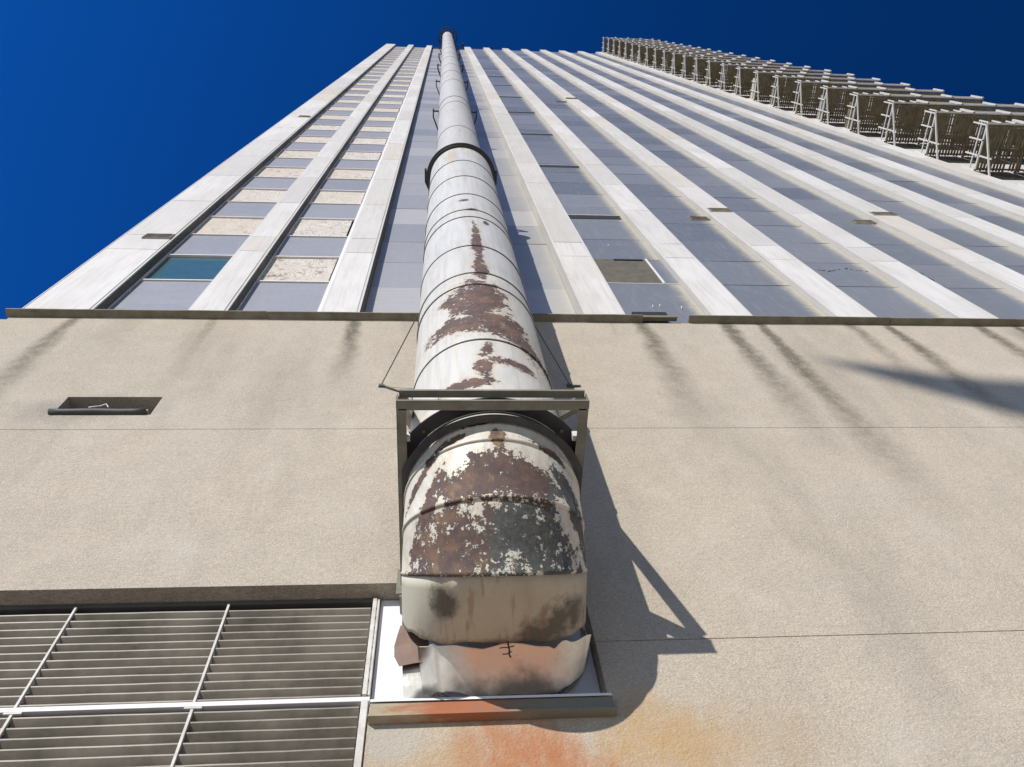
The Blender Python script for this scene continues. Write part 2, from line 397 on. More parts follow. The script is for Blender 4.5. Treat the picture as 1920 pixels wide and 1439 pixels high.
MT = dict(
    stucco=mat_stucco(), precast=mat_precast(),
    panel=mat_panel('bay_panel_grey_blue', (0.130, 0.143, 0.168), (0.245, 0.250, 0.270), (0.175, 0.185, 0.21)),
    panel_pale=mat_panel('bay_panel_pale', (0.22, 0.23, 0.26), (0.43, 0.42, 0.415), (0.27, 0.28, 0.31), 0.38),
    ply=mat_plywood(), pipe=mat_pipe(), patch=mat_patch(), under=mat_under(), sill=mat_sill(),
    steel=mat_simple('olive_painted_steel', (0.21, 0.205, 0.165), 0.55, 0.0, 0.6, 5, (0.085, 0.082, 0.062), 0.4, 0.2),
    darksteel=mat_simple('black_painted_steel', (0.045, 0.045, 0.045), 0.5, 0, 0.5, 7, (0.02, 0.02, 0.02)),
    ringsteel=mat_simple('ring_steel', (0.07, 0.07, 0.068), 0.6, 0, 0.6, 7, (0.03, 0.03, 0.028)),
    ledge=mat_simple('ledge_metal', (0.22, 0.20, 0.15), 0.65, 0, 0.8, 3.5, (0.09, 0.08, 0.05), 0.4, 0.3),
    dark=mat_simple('dark_interior', (0.02, 0.02, 0.022), 0.8),
    reveal=mat_simple('pier_reveal_shade', (0.10, 0.105, 0.095), 0.8, 0, 0.6, 4, (0.045, 0.05, 0.045)),
    rustplate=mat_simple('scorched_brown_plate', (0.175, 0.108, 0.078), 0.6, 0.1, 0.7, 5, (0.09, 0.052, 0.036), 0.4, 0.3, 18),
    railpaint=mat_simple('rail_paint', (0.60, 0.58, 0.54), 0.55, 0, 0.75, 7, (0.34, 0.31, 0.27), 0.4, 0.3, 20),
    white=mat_simple('white_trim_paint', (0.72, 0.70, 0.69), 0.5, 0, 0.35, 6, (0.5, 0.48, 0.45)),
    flashing=mat_simple('white_flashing', (0.74, 0.72, 0.75), 0.5, 0, 0.25, 4, (0.6, 0.58, 0.58), 0.4, 0.2, 6),
    alu=mat_simple('dirty_louvre_metal', (0.31, 0.275, 0.225), 0.5, 0.0, 0.9, 1.7, (0.10, 0.085, 0.062), 0.5, 0.3, 14),
    louvback=mat_simple('louvre_back', (0.09, 0.085, 0.075), 0.8, 0, 0.6, 2, (0.04, 0.04, 0.035)),
    brownlouv=mat_simple('brown_louvre', (0.17, 0.155, 0.125), 0.6, 0, 0.6, 5, (0.08, 0.07, 0.055)),
    wood=mat_simple('deck_timber', (0.20, 0.17, 0.105), 0.8, 0, 0.8, 4, (0.075, 0.06, 0.035), 0.2, 0.4),
    bwhite=mat_simple('balcony_white_paint', (0.68, 0.665, 0.63), 0.5, 0, 0.65, 5, (0.55, 0.53, 0.48)),
    bgrey=mat_simple('balcony_screen', (0.30, 0.30, 0.265), 0.7, 0, 0.6, 6, (0.17, 0.17, 0.14)),
    wing=mat_simple('wing_wall_paint', (0.50, 0.465, 0.44), 0.8, 0, 0.4, 3, (0.5, 0.46, 0.43)),
    glass=mat_simple('dark_glazing', (0.03, 0.035, 0.04), 0.12, 0, 0.2, 2, (0.02, 0.02, 0.03), 0.8),
    teal=mat_simple('teal_glass', (0.055, 0.125, 0.15), 0.09, 0, 0.4, 3, (0.04, 0.09, 0.11), 0.7),
    paving=mat_simple('paving', (0.52, 0.47, 0.40), 0.9, 0, 0.5, 0.8, (0.33, 0.30, 0.26), 0.2),
    cloth=mat_simple('shadow_sheet_cloth', (0.25, 0.05, 0.05), 0.8),
    wire=mat_simple('weathered_wire', (0.10, 0.095, 0.085), 0.6),
)

# ---------------------------------------------------------------- mesh helpers
class MB:
    """collects geometry in world coordinates; one material per mesh"""
    def __init__(s): s.v = []; s.f = []; s.c = []
    def add(s, vs, fs, col=None):
        o = len(s.v); s.v += [tuple(v) for v in vs]
        for f in fs:
            s.f.append(tuple(i + o for i in f))
            s.c.append([(col[i] if isinstance(col, list) else (col or (0.5, 0.5, 0, 1))) for i in f])
        return s
    def box(s, x0, x1, y0, y1, z0, z1, col=None, jy=0.0):
        j = [R.uniform(-jy, jy) for _ in range(4)] if jy else [0] * 4
        vs = [(x0, y0 + j[0], z0), (x1, y0 + j[1], z0), (x1, y1, z0), (x0, y1, z0), (x0, y0 + j[2], z1), (x1, y0 + j[3], z1), (x1, y1, z1), (x0, y1, z1)]
        fs = [(0, 1, 5, 4), (1, 2, 6, 5), (2, 3, 7, 6), (3, 0, 4, 7), (4, 5, 6, 7), (3, 2, 1, 0)]
        return s.add(vs, fs, col)
    def bar(s, a, b, w, h, up=(0, 0, 1)):
        a = Vector(a); b = Vector(b); d = (b - a).normalized()
        u = Vector(up); r = d.cross(u)
        if r.length < 1e-4: r = d.cross(Vector((0, 1, 0)))
        r.normalize(); q = r.cross(d).normalized()
        vs = []
        for p in (a, b):
            for sx, sy in ((-1, -1), (1, -1), (1, 1), (-1, 1)):
                vs.append(p + r * (w / 2 * sx) + q * (h / 2 * sy))
        fs = [(0, 1, 2, 3), (7, 6, 5, 4), (0, 4, 5, 1), (1, 5, 6, 2), (2, 6, 7, 3), (3, 7, 4, 0)]
        return s.add(vs, fs)
    def tube(s, pts, r, n=8):
        pts = [Vector(p) for p in pts]
        rings = []
        for i, p in enumerate(pts):
            d = (pts[min(i + 1, len(pts) - 1)] - pts[max(i - 1, 0)]).normalized()
            a = d.cross(Vector((0.3, 0.9, 0.2))).normalized(); b = d.cross(a)
            rings.append([p + (a * math.cos(t) + b * math.sin(t)) * r for t in [2 * math.pi * k / n for k in range(n)]])
        vs = [v for q in rings for v in q]; fs = []
        for i in range(len(rings) - 1):
            for k in range(n):
                fs.append((i * n + k, i * n + (k + 1) % n, (i + 1) * n + (k + 1) % n, (i + 1) * n + k))
        fs.append(tuple(range(n))[::-1]); fs.append(tuple((len(rings) - 1) * n + k for k in range(n)))
        return s.add(vs, fs)
    def lathe(s, cx, cy, prof, n=72, jit=0.0):
        """prof: list of (radius, z)"""
        vs = []; fs = []; m = len(prof)
        for k in range(n):
            t = 2 * math.pi * k / n
            for (r, z) in prof: vs.append((cx + r * math.cos(t), cy + r * math.sin(t), z))
        for k in range(n):
            for i in range(m - 1):
                a = k * m + i; b = ((k + 1) % n) * m + i
                fs.append((a, b, b + 1, a + 1))
        return s.add(vs, fs)
    def quadgrid(s, rows):
        nr = len(rows); nc = len(rows[0]); vs = [p for r in rows for p in r]
        fs = [(i * nc + j, i * nc + j + 1, (i + 1) * nc + j + 1, (i + 1) * nc + j) for i in range(nr - 1) for j in range(nc - 1)]
        return s.add(vs, fs)
    def build(s, name, mat, parent=None, smooth=False, bevel=0.0, solid=0.0, kind=None, label=None, fixn=False):
        org = Vector((0, 0, 0))
        if parent is not None: org = parent['_org'] if False else ORG.get(parent.name, Vector((0, 0, 0)))
        me = bpy.data.meshes.new(name)
        me.from_pydata([(v[0] - org.x, v[1] - org.y, v[2] - org.z) for v in s.v], [], s.f)
        at = me.color_attributes.new('pc', 'FLOAT_COLOR', 'CORNER')
        flat = [q for f in s.c for c in f for q in c]
        at.data.foreach_set('color', flat)
        me.materials.append(MT[mat] if isinstance(mat, str) else mat)
        if fixn:
            bm = bmesh.new(); bm.from_mesh(me); bmesh.ops.recalc_face_normals(bm, faces=bm.faces); bm.to_mesh(me); bm.free()
        if smooth:
            for p in me.polygons: p.use_smooth = True
        me.update()
        o = bpy.data.objects.new(name, me); COL.objects.link(o)
        if parent is not None:
            o.parent = parent
        ORG[o.name] = org
        if solid:
            md = o.modifiers.new('thickness', 'SOLIDIFY'); md.thickness = solid; md.offset = 0
        if bevel:
            md = o.modifiers.new('bevel', 'BEVEL'); md.width = bevel; md.segments = 2; md.limit_method = 'ANGLE'
        if kind: o['kind'] = kind
        if label: o['label'] = label
        return o
ORG = {}
def thing(name, label, cat, loc, group=None):
    o = bpy.data.objects.new(name, None); COL.objects.link(o); o.location = loc
    o.empty_display_size = 0.3
    o['label'] = label; o['category'] = cat
    if group: o['group'] = group
    ORG[o.name] = Vector(loc)
    return o
def col(t, bx=0.0, k=0.0): return (t, bx, k, 1)

# ---------------------------------------------------------------- ground
g = MB(); g.quadgrid([[(x, y, 0) for x in (-600, -60, 0, 60, 600)] for y in (-600, -60, 0, 60, 600)])
o = g.build('pavement', 'paving'); o['kind'] = 'structure'

# ================================================================= TOWER
tower = thing('high_rise_building', 'tall pale building of long vertical piers and grey-blue panels above a blank stucco base', 'building', (6.4, 5.0, 0.0))
ZB = 14.66; ZT = 110.5

# ---- podium wall as a relief: holes and joint grooves are real
def relief(xs, zs, off, back):
    """front faces at y=off(i,j); None -> hole; walls between different depths"""
    m = MB()
    nx, nz = len(xs) - 1, len(zs) - 1
    D = [[off((xs[i] + xs[i + 1]) / 2, (zs[j] + zs[j + 1]) / 2) for j in range(nz)] for i in range(nx)]
    def d(i, j):
        if i < 0 or j < 0 or i >= nx or j >= nz: return back
        return back if D[i][j] is None else D[i][j]
    for i in range(nx):
        for j in range(nz):
            if D[i][j] is not None:
                y = D[i][j]
                m.add([(xs[i], y, zs[j]), (xs[i + 1], y, zs[j]), (xs[i + 1], y, zs[j + 1]), (xs[i], y, zs[j + 1])], [(0, 1, 2, 3)])
            a, b = d(i, j), d(i + 1, j)
            if abs(a - b) > 1e-6:
                x = xs[i + 1]; m.add([(x, a, zs[j]), (x, b, zs[j]), (x, b, zs[j + 1]), (x, a, zs[j + 1])], [(0, 1, 2, 3)])
            a, b = d(i, j), d(i, j + 1)
            if abs(a - b) > 1e-6:
                z = zs[j + 1]; m.add([(xs[i], a, z), (xs[i + 1], a, z), (xs[i + 1], b, z), (xs[i], b, z)], [(0, 1, 2, 3)])
    return m
XS = [-7.17, -5.03, -3.80, -0.57, 1.33, 30.0]
ZS = [0, 2.6, 6.2, 6.842, 6.852, 7.68, 10.722, 10.732, 11.12, 11.64, ZB - 0.06]
def wall_off(x, z):
    if x < -0.57 and 2.6 < z < 7.68: return None
    if -0.57 < x < 1.33 and 6.2 < z < 7.68: return None
    if -5.03 < x < -3.80 and 11.12 < z < 11.64: return None
    if 10.722 < z < 10.732: return 5.012
    if 6.842 < z < 6.852 and x > 1.33: return 5.012
    return 5.0
w = relief(XS, ZS, wall_off, 5.32)
w.build('stucco_wall', 'stucco', tower, fixn=False)
m = MB(); m.box(-9.6, -7.19, 5.03, 5.4, 0, ZB - 0.08)
m.build('stucco_wall', 'stucco', tower, label='lower flank wall left of the corner joint')
m = MB(); m.box(-7.12, 30, 5.33, 9, 0, ZB - 0.1); m.build('wall_core', 'dark', tower)

# ---- ledge: separate lengths, slightly uneven
def ledge(x0, x1, dy=0.0, dz=0.0):
    m = MB()
    n = max(2, int((x1 - x0) / 0.5)); rows = [[], [], [], []]
    for i in range(n + 1):
        x = x0 + (x1 - x0) * i / n; wv = R.uniform(-.004, .004)
        rows[0].append((x, 5.0, ZB + dz)); rows[1].append((x, 4.865 + dy + wv, ZB + dz + wv))
        rows[2].append((x, 4.865 + dy + wv, ZB - .03 + dz + wv)); rows[3].append((x, 5.0, ZB - .055 + dz))
    m.quadgrid(rows)
    for k in (0, -1):
        m.add([rows[0][k], rows[1][k], rows[2][k], rows[3][k]], [(0, 1, 2, 3)])
    m.build('ledge', 'ledge', tower)
for a, b, dy, dz in ((-7.22, -3.0, 0, 0), (-2.99, 0.2, .004, -.004), (0.21, 3.52, 0, 0.002), (4.36, 8.1, .0, 0), (8.11, 13.0, .006, -.006), (13.01, 20.0, 0, 0)):
    ledge(a, b, dy, dz)
m = MB(); m.box(3.42, 4.05, 4.96, 5.17, ZB + .16, ZB + .40); m.build('broken_opening', 'dark', tower)
m = MB(); m.box(3.52, 4.16, 4.90, 4.998, ZB + .02, ZB + .07); m.box(3.52, 4.16, 4.895, 4.91, ZB - .03, ZB + .019)
m.build('drip_tray', 'ledge', tower, bevel=0.006)

# ---- vent opening on the left with its rolled shutter
vent = thing('wall_vent', 'dark slot in the stucco wall with a rolled metal shutter hanging along its lower edge', 'vent', (-4.4, 5.0, 11.1))
m = MB(); m.box(-5.02, -3.81, 5.28, 5.31, 11.13, 11.63); m.build('back_panel', 'louvback', vent)
for x, w2 in ((-4.95, .02), (-4.43, .02), (-3.92, .02)):
    m = MB(); m.box(x, x + w2, 5.18, 5.2, 11.15, 11.62); m.build('hanger_bar', 'ringsteel', vent)
m = MB(); m.tube([(-5.07 + i * .15, 4.975 + .004 * math.sin(i * 1.3), 11.16) for i in range(9)], 0.042, 14); m.build('shutter_roll', 'ringsteel', vent, smooth=True)
m = MB(); m.box(-5.06, -3.86, 4.985, 5.05, 11.205, 11.25); m.build('shutter_lip', 'bgrey', vent, bevel=.006)
m = MB(); m.tube([(-4.62, 4.97, 11.27), (-4.55, 4.93, 11.21), (-4.47, 4.945, 11.26), (-4.40, 4.93, 11.29), (-4.36, 4.95, 11.24)], 0.008, 6); m.build('loose_wire', 'white', vent)

# ---- piers
PX = [(-7.14, -6.0), (-4.42, -3.75), (-2.15, -1.475), (2.53, 3.30), (4.92, 5.69), (7.31, 8.09), (9.71, 10.49), (12.1, 12.90), (14.52, 15.31), (16.93, 17.70), (19.28, 20.03)]
PN = 14
for pi, (xa, xb) in enumerate(PX):
    body = MB()
    # three faces: front, left reveal, right reveal
    body.box(xa, xb, 5.0, 5.36, ZB + .005, ZT, col(.6))
    pier = body.build('pier', 'precast', tower)
    if pi < 3:
        pass
    zj = [ZB + .01, 18.65, 19.80] + [19.80 + 3.414 * k for k in range(1, 27)] + [ZT]
    ins_l, ins_r = (.05, .05)
    up = MB()
    for k in range(len(zj) - 1):
        warm = 0.0
        if R.random() < .16: warm = R.uniform(.75, .95)
        if k == 1: warm = .8 if pi in (1,) else warm * .5
        c = col(R.uniform(.15, 1), warm)
        if k == 0: c = col(1.0, 0)
        t = MB() if k < PN else up
        t.box(xa + ins_l, xb - ins_r, 4.986, 5.002, zj[k] + .010, zj[k + 1] - .010, c, 0.003)
        if k < PN: t.build('facing_panel', 'precast', pier)
    up.build('facing_panel', 'precast', pier, kind='stuff')
# dark strip painting in the shade on the right reveal of the three left piers
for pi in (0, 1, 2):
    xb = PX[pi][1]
    m = MB(); m.box(xb + .001, xb + .012, 5.03, 5.35, ZB + .01, ZT - .3); m.build('reveal_shade', 'reveal', tower)
# corner trim on the far left pier
m = MB(); m.box(-7.155, -7.141, 4.99, 5.30, ZB + .01, ZT); m.build('corner_trim', 'white', tower)

# ---- bays
FZ = [17.2 + 3.43 * k for k in range(28)]        # foot of each window strip
SW = 1.72
NI = 11
def bay(xa, xb, kind, yf):
    b = MB(); b.box(xa, xb, yf + .06, yf + .12, ZB + .01, ZT - 1.55)
    root = b.build('window_bay', 'dark', tower)
    upp = {}
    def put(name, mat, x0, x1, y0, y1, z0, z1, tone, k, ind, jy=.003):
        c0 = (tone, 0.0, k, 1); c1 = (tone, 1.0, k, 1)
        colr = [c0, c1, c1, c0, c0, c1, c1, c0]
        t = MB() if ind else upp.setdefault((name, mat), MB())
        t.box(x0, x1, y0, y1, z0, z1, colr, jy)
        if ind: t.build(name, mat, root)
    segs = [(ZB + .01, 17.2, 's', 0)]
    for k, z in enumerate(FZ):
        if z > ZT - 3.4: break
        segs.append((z, z + SW, 'w', k))
        segs.append((z + SW, min(z + 3.43, ZT - 1.6), 's', k + 1))
    for (z0, z1, ty, k) in segs:
        if z1 - z0 < .2: continue
        ind = k < NI
        if kind == 'left':
            jr = xb - .14
            if ty == 's':
                put('spandrel_panel', 'panel_pale', xa + .03, jr, yf, yf + .05, z0 + .045, z1 - .045, R.uniform(.15, .45), 0.0, ind)
            else:
                if k == 0 and xa < -5:
                    put('window_pane', 'teal', xa + .06, jr - .03, yf + .03, yf + .05, z0 + .03, z1 - .03, .5, 0, ind, 0)
                else:
                    t = R.random(); dk = R.random() if k < 14 else R.choice([0, .2, 1.0])
                    c = (t, R.random(), dk, 1)
                    mm = MB() if ind else upp.setdefault(('plywood_board', 'ply'), MB())
                    x1b = jr - .01 - (R.uniform(.02, .06))
                    mm.box(xa + .02, x1b, yf + .012, yf + .03, z0 + .02, z1 - .035, c, .008)
                    if ind: mm.build('plywood_board', 'ply', root)
            # transom line
            t = MB() if ind else upp.setdefault(('transom', 'white'), MB())
            t.box(xa + .02, jr, yf - .03, yf + .03, z0 - .022, z0 + .022)
            if ind: t.build('transom', 'white', root)
        else:
            pale = kind == 'wide'
            tone = R.uniform(.0, .7) + (.35 if (ty == 's' and pale) else 0) + (.25 if R.random() < .25 else 0)
            if pale and (k == 0 or (ty == 'w' and k == 1 and False)): tone = .95 if ty == 's' else .5
            if not pale and R.random() < .12: tone = 0
            if kind == 'slot' and ty == 'w' and k == 0:
                continue
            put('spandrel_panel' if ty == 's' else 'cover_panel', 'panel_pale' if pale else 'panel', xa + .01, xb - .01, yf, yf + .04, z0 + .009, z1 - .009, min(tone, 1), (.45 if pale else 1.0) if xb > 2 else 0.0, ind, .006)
    if kind == 'left':
        m = MB(); m.box(xb - .135, xb - .005, yf - .035, yf + .05, ZB + .01, ZT - 1.6); m.build('jamb', 'white', root)
        m = MB(); m.box(xb - .045, xb - .03, yf - .042, yf - .034, ZB + .01, ZT - 1.6); m.build('jamb_groove', 'ringsteel', root)
        m = MB(); m.box(xa + .013, xa + .03, yf - .02, yf + .05, ZB + .01, ZT - 1.6); m.build('jamb', 'white', root)
    for (name, mat), t in upp.items():
        t.build(name, mat, root, kind='stuff')
    if kind == 'slot':
        zs = [22.85, 30.3, 37.95, 45.75, 53.4, 61.0, 68.6, 76.2]
        m = MB()
        for i, z in enumerate(zs):
            if i < 4:
                q = MB(); q.box(xa + .04, xb - .12, yf - .012, yf - .002, z - .17, z + .17); q.build('slot_opening', 'dark', root)
            else: m.box(xa + .04, xb - .12, yf - .012, yf - .002, z - .2, z + .2)
        m.build('slot_opening', 'dark', root, kind='stuff')
        for i, z in enumerate(zs[:4]):
            m = MB(); m.box(xa + .03, xb - .1, yf - .03, yf - .003, z + .172, z + .20); m.build('slot_trim', 'white', root)
        # brown louvre and the strip beside it
        zl0, zl1 = 17.2, 18.92; xl0, xl1 = xa + .03, xb - .36
        m = MB(); m.box(xl0, xl1, yf + .03, yf + .05, zl0, zl1); m.build('louvre_back', 'dark', root)
        for i in range(15):
            z = zl0 + .02 + i * (zl1 - zl0 - .04) / 15
            m = MB(); m.add([(xl0, yf + .02, z), (xl1, yf + .02, z), (xl1, yf - .02, z + .072), (xl0, yf - .02, z + .072), (xl0, yf + .016, z + .010), (xl1, yf + .016, z + .010), (xl1, yf - .02, z + .085), (xl0, yf - .02, z + .085)],
                  [(0, 1, 5, 4), (3, 2, 1, 0), (4, 5, 6, 7), (0, 4, 7, 3), (1, 2, 6, 5)])
            m.build('louvre_slat', 'brownlouv', root)
        m = MB(); m.box(xl1 + .002, xl1 + .045, yf - .03, yf + .05, zl0, zl1); m.build('louvre_frame', 'white', root)
        m = MB(); m.box(xl0, xb - .01, yf - .015, yf + .05, zl0 - .02, zl0); m.build('louvre_frame', 'white', root)
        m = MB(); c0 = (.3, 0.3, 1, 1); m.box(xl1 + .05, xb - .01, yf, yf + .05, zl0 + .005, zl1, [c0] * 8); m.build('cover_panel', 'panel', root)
        m = MB(); m.box(xl0 + .5, xl1 - .06, yf - .03, yf - .021, zl1 - .11, zl1 - .04); m.build('slot_opening', 'dark', root)
    return root
bay(-6.0, -4.42, 'left', 5.2)
bay(-3.75, -2.15, 'left', 5.2)
bay(-1.475, 2.53, 'wide', 5.28)
bay(3.30, 4.92, 'slot', 5.13)
for i in range(4, 10):
    bay(PX[i][1], PX[i + 1][0], 'right', 5.13)
# frost-broken edge line on bay 5 (peeling film)
m = MB()
for i in range(26):
    x = 8.35 + i * .05; z = 18.35 - .1 * math.sin(i * .33) + R.uniform(-.03, .03)
    if R.random() < .7: m.box(x, x + R.uniform(.015, .06), 5.115, 5.12, z, z + R.uniform(.008, .04))
m.build('peeling_film', 'darksteel', tower, kind='stuff')
m = MB()
for i in range(22):
    z = 16.6 + i * .075; x = 10.62 + .02 * math.sin(i) + .004 * i
    m.box(x, x + R.uniform(.02, .10), 5.115, 5.12, z, z + .08)
m.build('peeling_film', 'darksteel', tower, kind='stuff')
# small fixings that catch the light
for x, z in ((3.93, 20.0), (4.0, 15.75), (4.55, 15.7), (4.15, 15.8)):
    m = MB(); m.bar((x, 5.12, z), (x + .02, 5.12, z + .12), .02, .01); m.build('loose_clip', 'white', tower)

# roof edge
m = MB(); m.box(-7.13, 20.0, 5.24, 5.4, ZT - 1.5, ZT - .02); m.build('roof_fascia', 'dark', tower)
m = MB(); m.box(-7.1, 20.0, 5.4, 25, ZT - .6, ZT - .3); m.build('roof', 'ringsteel', tower)
m = MB(); m.box(-7.138, -7.10, 5.37, 25, 0.02, ZT - .3); m.build('side_wall', 'precast', tower)
m = MB(); m.box(-7.1, 20.0, 24.6, 25, 0.02, ZT - .3); m.build('back_wall', 'precast', tower)

# small vent covers clipped over joints
def vent_cover(x0, x1, z0, z1, y):
    m = MB()
    m.add([(x0, y, z0), (x1, y, z0), (x1, y - .035, z0 + .03), (x0, y - .035, z0 + .03), (x0, y, z1), (x1, y, z1), (x1, y - .015, z1), (x0, y - .015, z1)],
          [(0, 1, 2, 3), (3, 2, 6, 7), (7, 6, 5, 4), (0, 3, 7, 4), (1, 5, 6, 2)])
    for k in range(4):
        z = z0 + (z1 - z0) * (k + .5) / 5
        m.box(x0 + .03, x1 - .03, y - .045, y - .03 + .004 * k, z, z + .02)
    m.build('vent_cover', 'alu', tower)
vent_cover(-6.65, -6.05, 19.45, 19.85, 4.985)
vent_cover(7.42, 8.04, 23.20, 23.62, 4.985); vent_cover(6.75, 7.28, 22.75, 23.15, 5.125)
vent_cover(12.18, 12.86, 23.20, 23.55, 4.985); vent_cover(11.45, 12.05, 22.75, 23.15, 5.125)
vent_cover(7.35, 8.05, 51.9, 52.5, 4.985); vent_cover(6.6, 7.3, 51.2, 51.8, 5.125)
vent_cover(-6.6, -6.1, 40.1, 40.6, 4.985)

# ================================================================= balcony wing
WX0 = 20.04; WXM = 31.5
m = MB(); m.box(WX0, WXM, 5.06, 5.8, ZB, ZT + 1.5); m.build('wing_wall', 'wing', tower)
def make_balcony(z, near):
    """deck at height z: open timber slats on white frame, splayed knee brace, rails, posts, screens"""
    x0, x1 = 19.98, 26.4; yo, yi = 3.28, 5.0
    single = z < 62
    individual = 28 < z < 42
    root = MB()
    root.box(x0, x1, yo - .05, yo + .01, z - .01, z + .045)           # front beam
    b = root.build('balcony', 'bwhite', tower)
    far = {}
    def pc(name, mat, bx=None, br=None, always=False):
        t = MB() if (single or always) else far.setdefault((name, mat), MB())
        if bx: t.box(*bx)
        if br: t.bar(*br)
        if single or always: t.build(name, mat, b)
    # slats
    j = MB(); xs = x0 + .05
    while xs < x1 - .06:
        wd = .088
        if R.random() < .03: xs += .128; continue
        t = MB() if (individual and xs < 22.6) else j
        t.box(xs + R.uniform(-.006, .006), xs + wd + R.uniform(-.006, .006), yo + .02 + R.uniform(0, .03), yi - .005 - R.uniform(0, .04), z + .004 * R.random(), z + .014)
        if t is not j: t.build('deck_slat', 'wood', b)
        xs += .128
    j.build('deck_slat', 'wood', b, kind='stuff')
    for y in (yo + .12, yo + .85, yi - .12): pc('joist', 'wood', (x0 + .02, x1, y, y + .06, z + .018, z + .11))
    for x in (21.58, 23.18, 24.78, 26.36): pc('cross_beam', 'wood', (x, x + .06, yo + .02, yi + .04, z - .06, z + .03))
    pc('edge_beam', 'bwhite', (x0, x0 + .05, yo, yi, z, z + .06))
    pc('knee_brace', 'bwhite', None, ((x0 - .01, 5.0, z - .95), (x0 - .01, yo + .03, z + .02), .055, .055))
    for y in (3.32, 3.87, 4.42, 4.95):
        pc('guard_post', 'bwhite', None, ((x0 + .02, y, z - (.75 if y == 4.42 else 0)), (x0 + .02, y, z + .86), .04, .05))
    pc('guard_rail', 'bwhite', None, ((x0 + .02, yi, z + .36), (x0 + .02, yo, z + .36), .035, .045))
    for x in (x0 + .02, 20.5, 21.05, 21.6, 23.2, 24.8, 26.37):
        thick = .08 if x > 21.5 else .045
        pc('guard_post', 'bwhite', None, ((x, yo - .06, z - .01), (x, yo - .06, z + (.95 if x > 21.5 else .55)), thick, thick))
    pc('guard_rail', 'bwhite', None, ((21.6, yo, z + .93), (x1, yo, z + .93), .045, .04))
    if R.random() < .5:
        xq = R.choice((20.7, 21.9, 23.5)); pc('planter_box', 'louvback', (xq, xq + R.uniform(.4, .9), yo + .1, yo + .42, z + .115, z + .45))
    if R.random() < .35: pc('cover_sheet', R.choice(('bgrey', 'ply', 'wood')), (x0 + .06, x0 + .08, yo + .4, yi - .1, z + .1, z + R.uniform(.5, .85)))
    m = MB()
    for i in range(R.choice((34, 34, 34, 22, 11))): m.box(21.66 + i * .14, 21.66 + i * .14 + .08, yo - .005, yo + .012, z + .1, z + .88)
    m.build('guard_screen', 'bgrey', b, kind='stuff')
    # glazing heads on the wall behind, just under the deck
    for x in (20.15, 21.75, 23.35, 24.95): pc('balcony_door', 'glass', (x, x + 1.4, 5.04, 5.055, z - 1.25, z + .30))
    for (nm, mt), t in far.items(): t.build(nm, mt, b, kind='stuff')
    return b
zd = [34.24 + 3.42 * k for k in range(-5, 23)]
for z in zd:
    if z > ZT - .5: break
    make_balcony(z, 28 < z < 42)

# ================================================================= louvre grille at lower left
lg = thing('louvre_grille', 'wide dirty metal louvre grille in two banks set into the wall left of the duct', 'grille', (-4.0, 5.2, 4.6))
m = MB(); m.box(-7.15, -0.585, 5.29, 5.318, 2.61, 7.67); m.build('back_panel', 'louvback', lg)
mx = [-7.14, -6.08, -4.72, -3.36, -1.99, -0.66]
def slat(xa, xb, z, tilt=.068, yb=5.258, yf=5.17, lip=.011):
    """blade with a thin lit lip in front and a face that falls back towards the wall below it"""
    m = MB(); n = 5; a = []; b = []; c = []; d = []
    for i in range(n + 1):
        x = xa + (xb - xa) * i / n; w1 = R.uniform(-.0022, .0022)
        a.append((x, yb, z - tilt)); b.append((x, yf, z + w1)); c.append((x, yf - .002, z + lip + w1)); d.append((x, yb - .006, z - tilt + lip))
    m.quadgrid([a, b, c, d]); m.build('slat', 'alu', lg)
for k in range(len(mx) - 1):
    xa, xb = mx[k] + .012, mx[k + 1] - .012
    for i in range(12): slat(xa, xb, 7.53 - .0955 * i + R.uniform(-.002, .002))
    for i in range(38): slat(xa, xb, 6.355 - .0985 * i + R.uniform(-.002, .002))
for k in range(1, len(mx) - 1):
    m = MB(); m.box(mx[k] - .011, mx[k] + .011, 5.155, 5.185, 6.455, 7.62); m.build('mullion', 'railpaint', lg, bevel=.003)
    m = MB(); m.box(mx[k] - .012 + .005, mx[k] + .012 + .005, 5.155, 5.185, 2.65, 6.40); m.box(mx[k] - .06, mx[k] + .08, 5.15, 5.18, 6.385, 6.405); m.build('mullion', 'railpaint', lg, bevel=.003)
m = MB(); m.box(-7.14, -.59, 5.15, 5.25, 6.405, 6.452); m.build('middle_rail', 'white', lg, bevel=.004)
m = MB(); m.box(-7.14, -.59, 5.165, 5.28, 7.615, 7.665); m.build('top_rail', 'louvback', lg, bevel=.004)
m = MB(); m.box(-.655, -.618, 5.13, 5.26, 6.46, 7.63); m.box(-.612, -.592, 5.14, 5.25, 6.46, 7.63)
for i in range(9): m.box(-.618, -.612, 5.135, 5.16, 6.5 + i * .125, 6.59 + i * .125)
m.build('side_rail', 'railpaint', lg, bevel=.003)
m = MB(); m.box(-.655, -.60, 5.13, 5.26, 2.65, 6.40); m.build('side_rail', 'railpaint', lg, bevel=.003)

# ================================================================= duct
CX, CY, RL, RU = 0.44, 4.0, 0.775, 0.64
duct = thing('exhaust_duct', 'long round metal duct with peeling rust-spotted paint climbing the facade from a mitred elbow', 'duct', (CX, CY, 6.1))
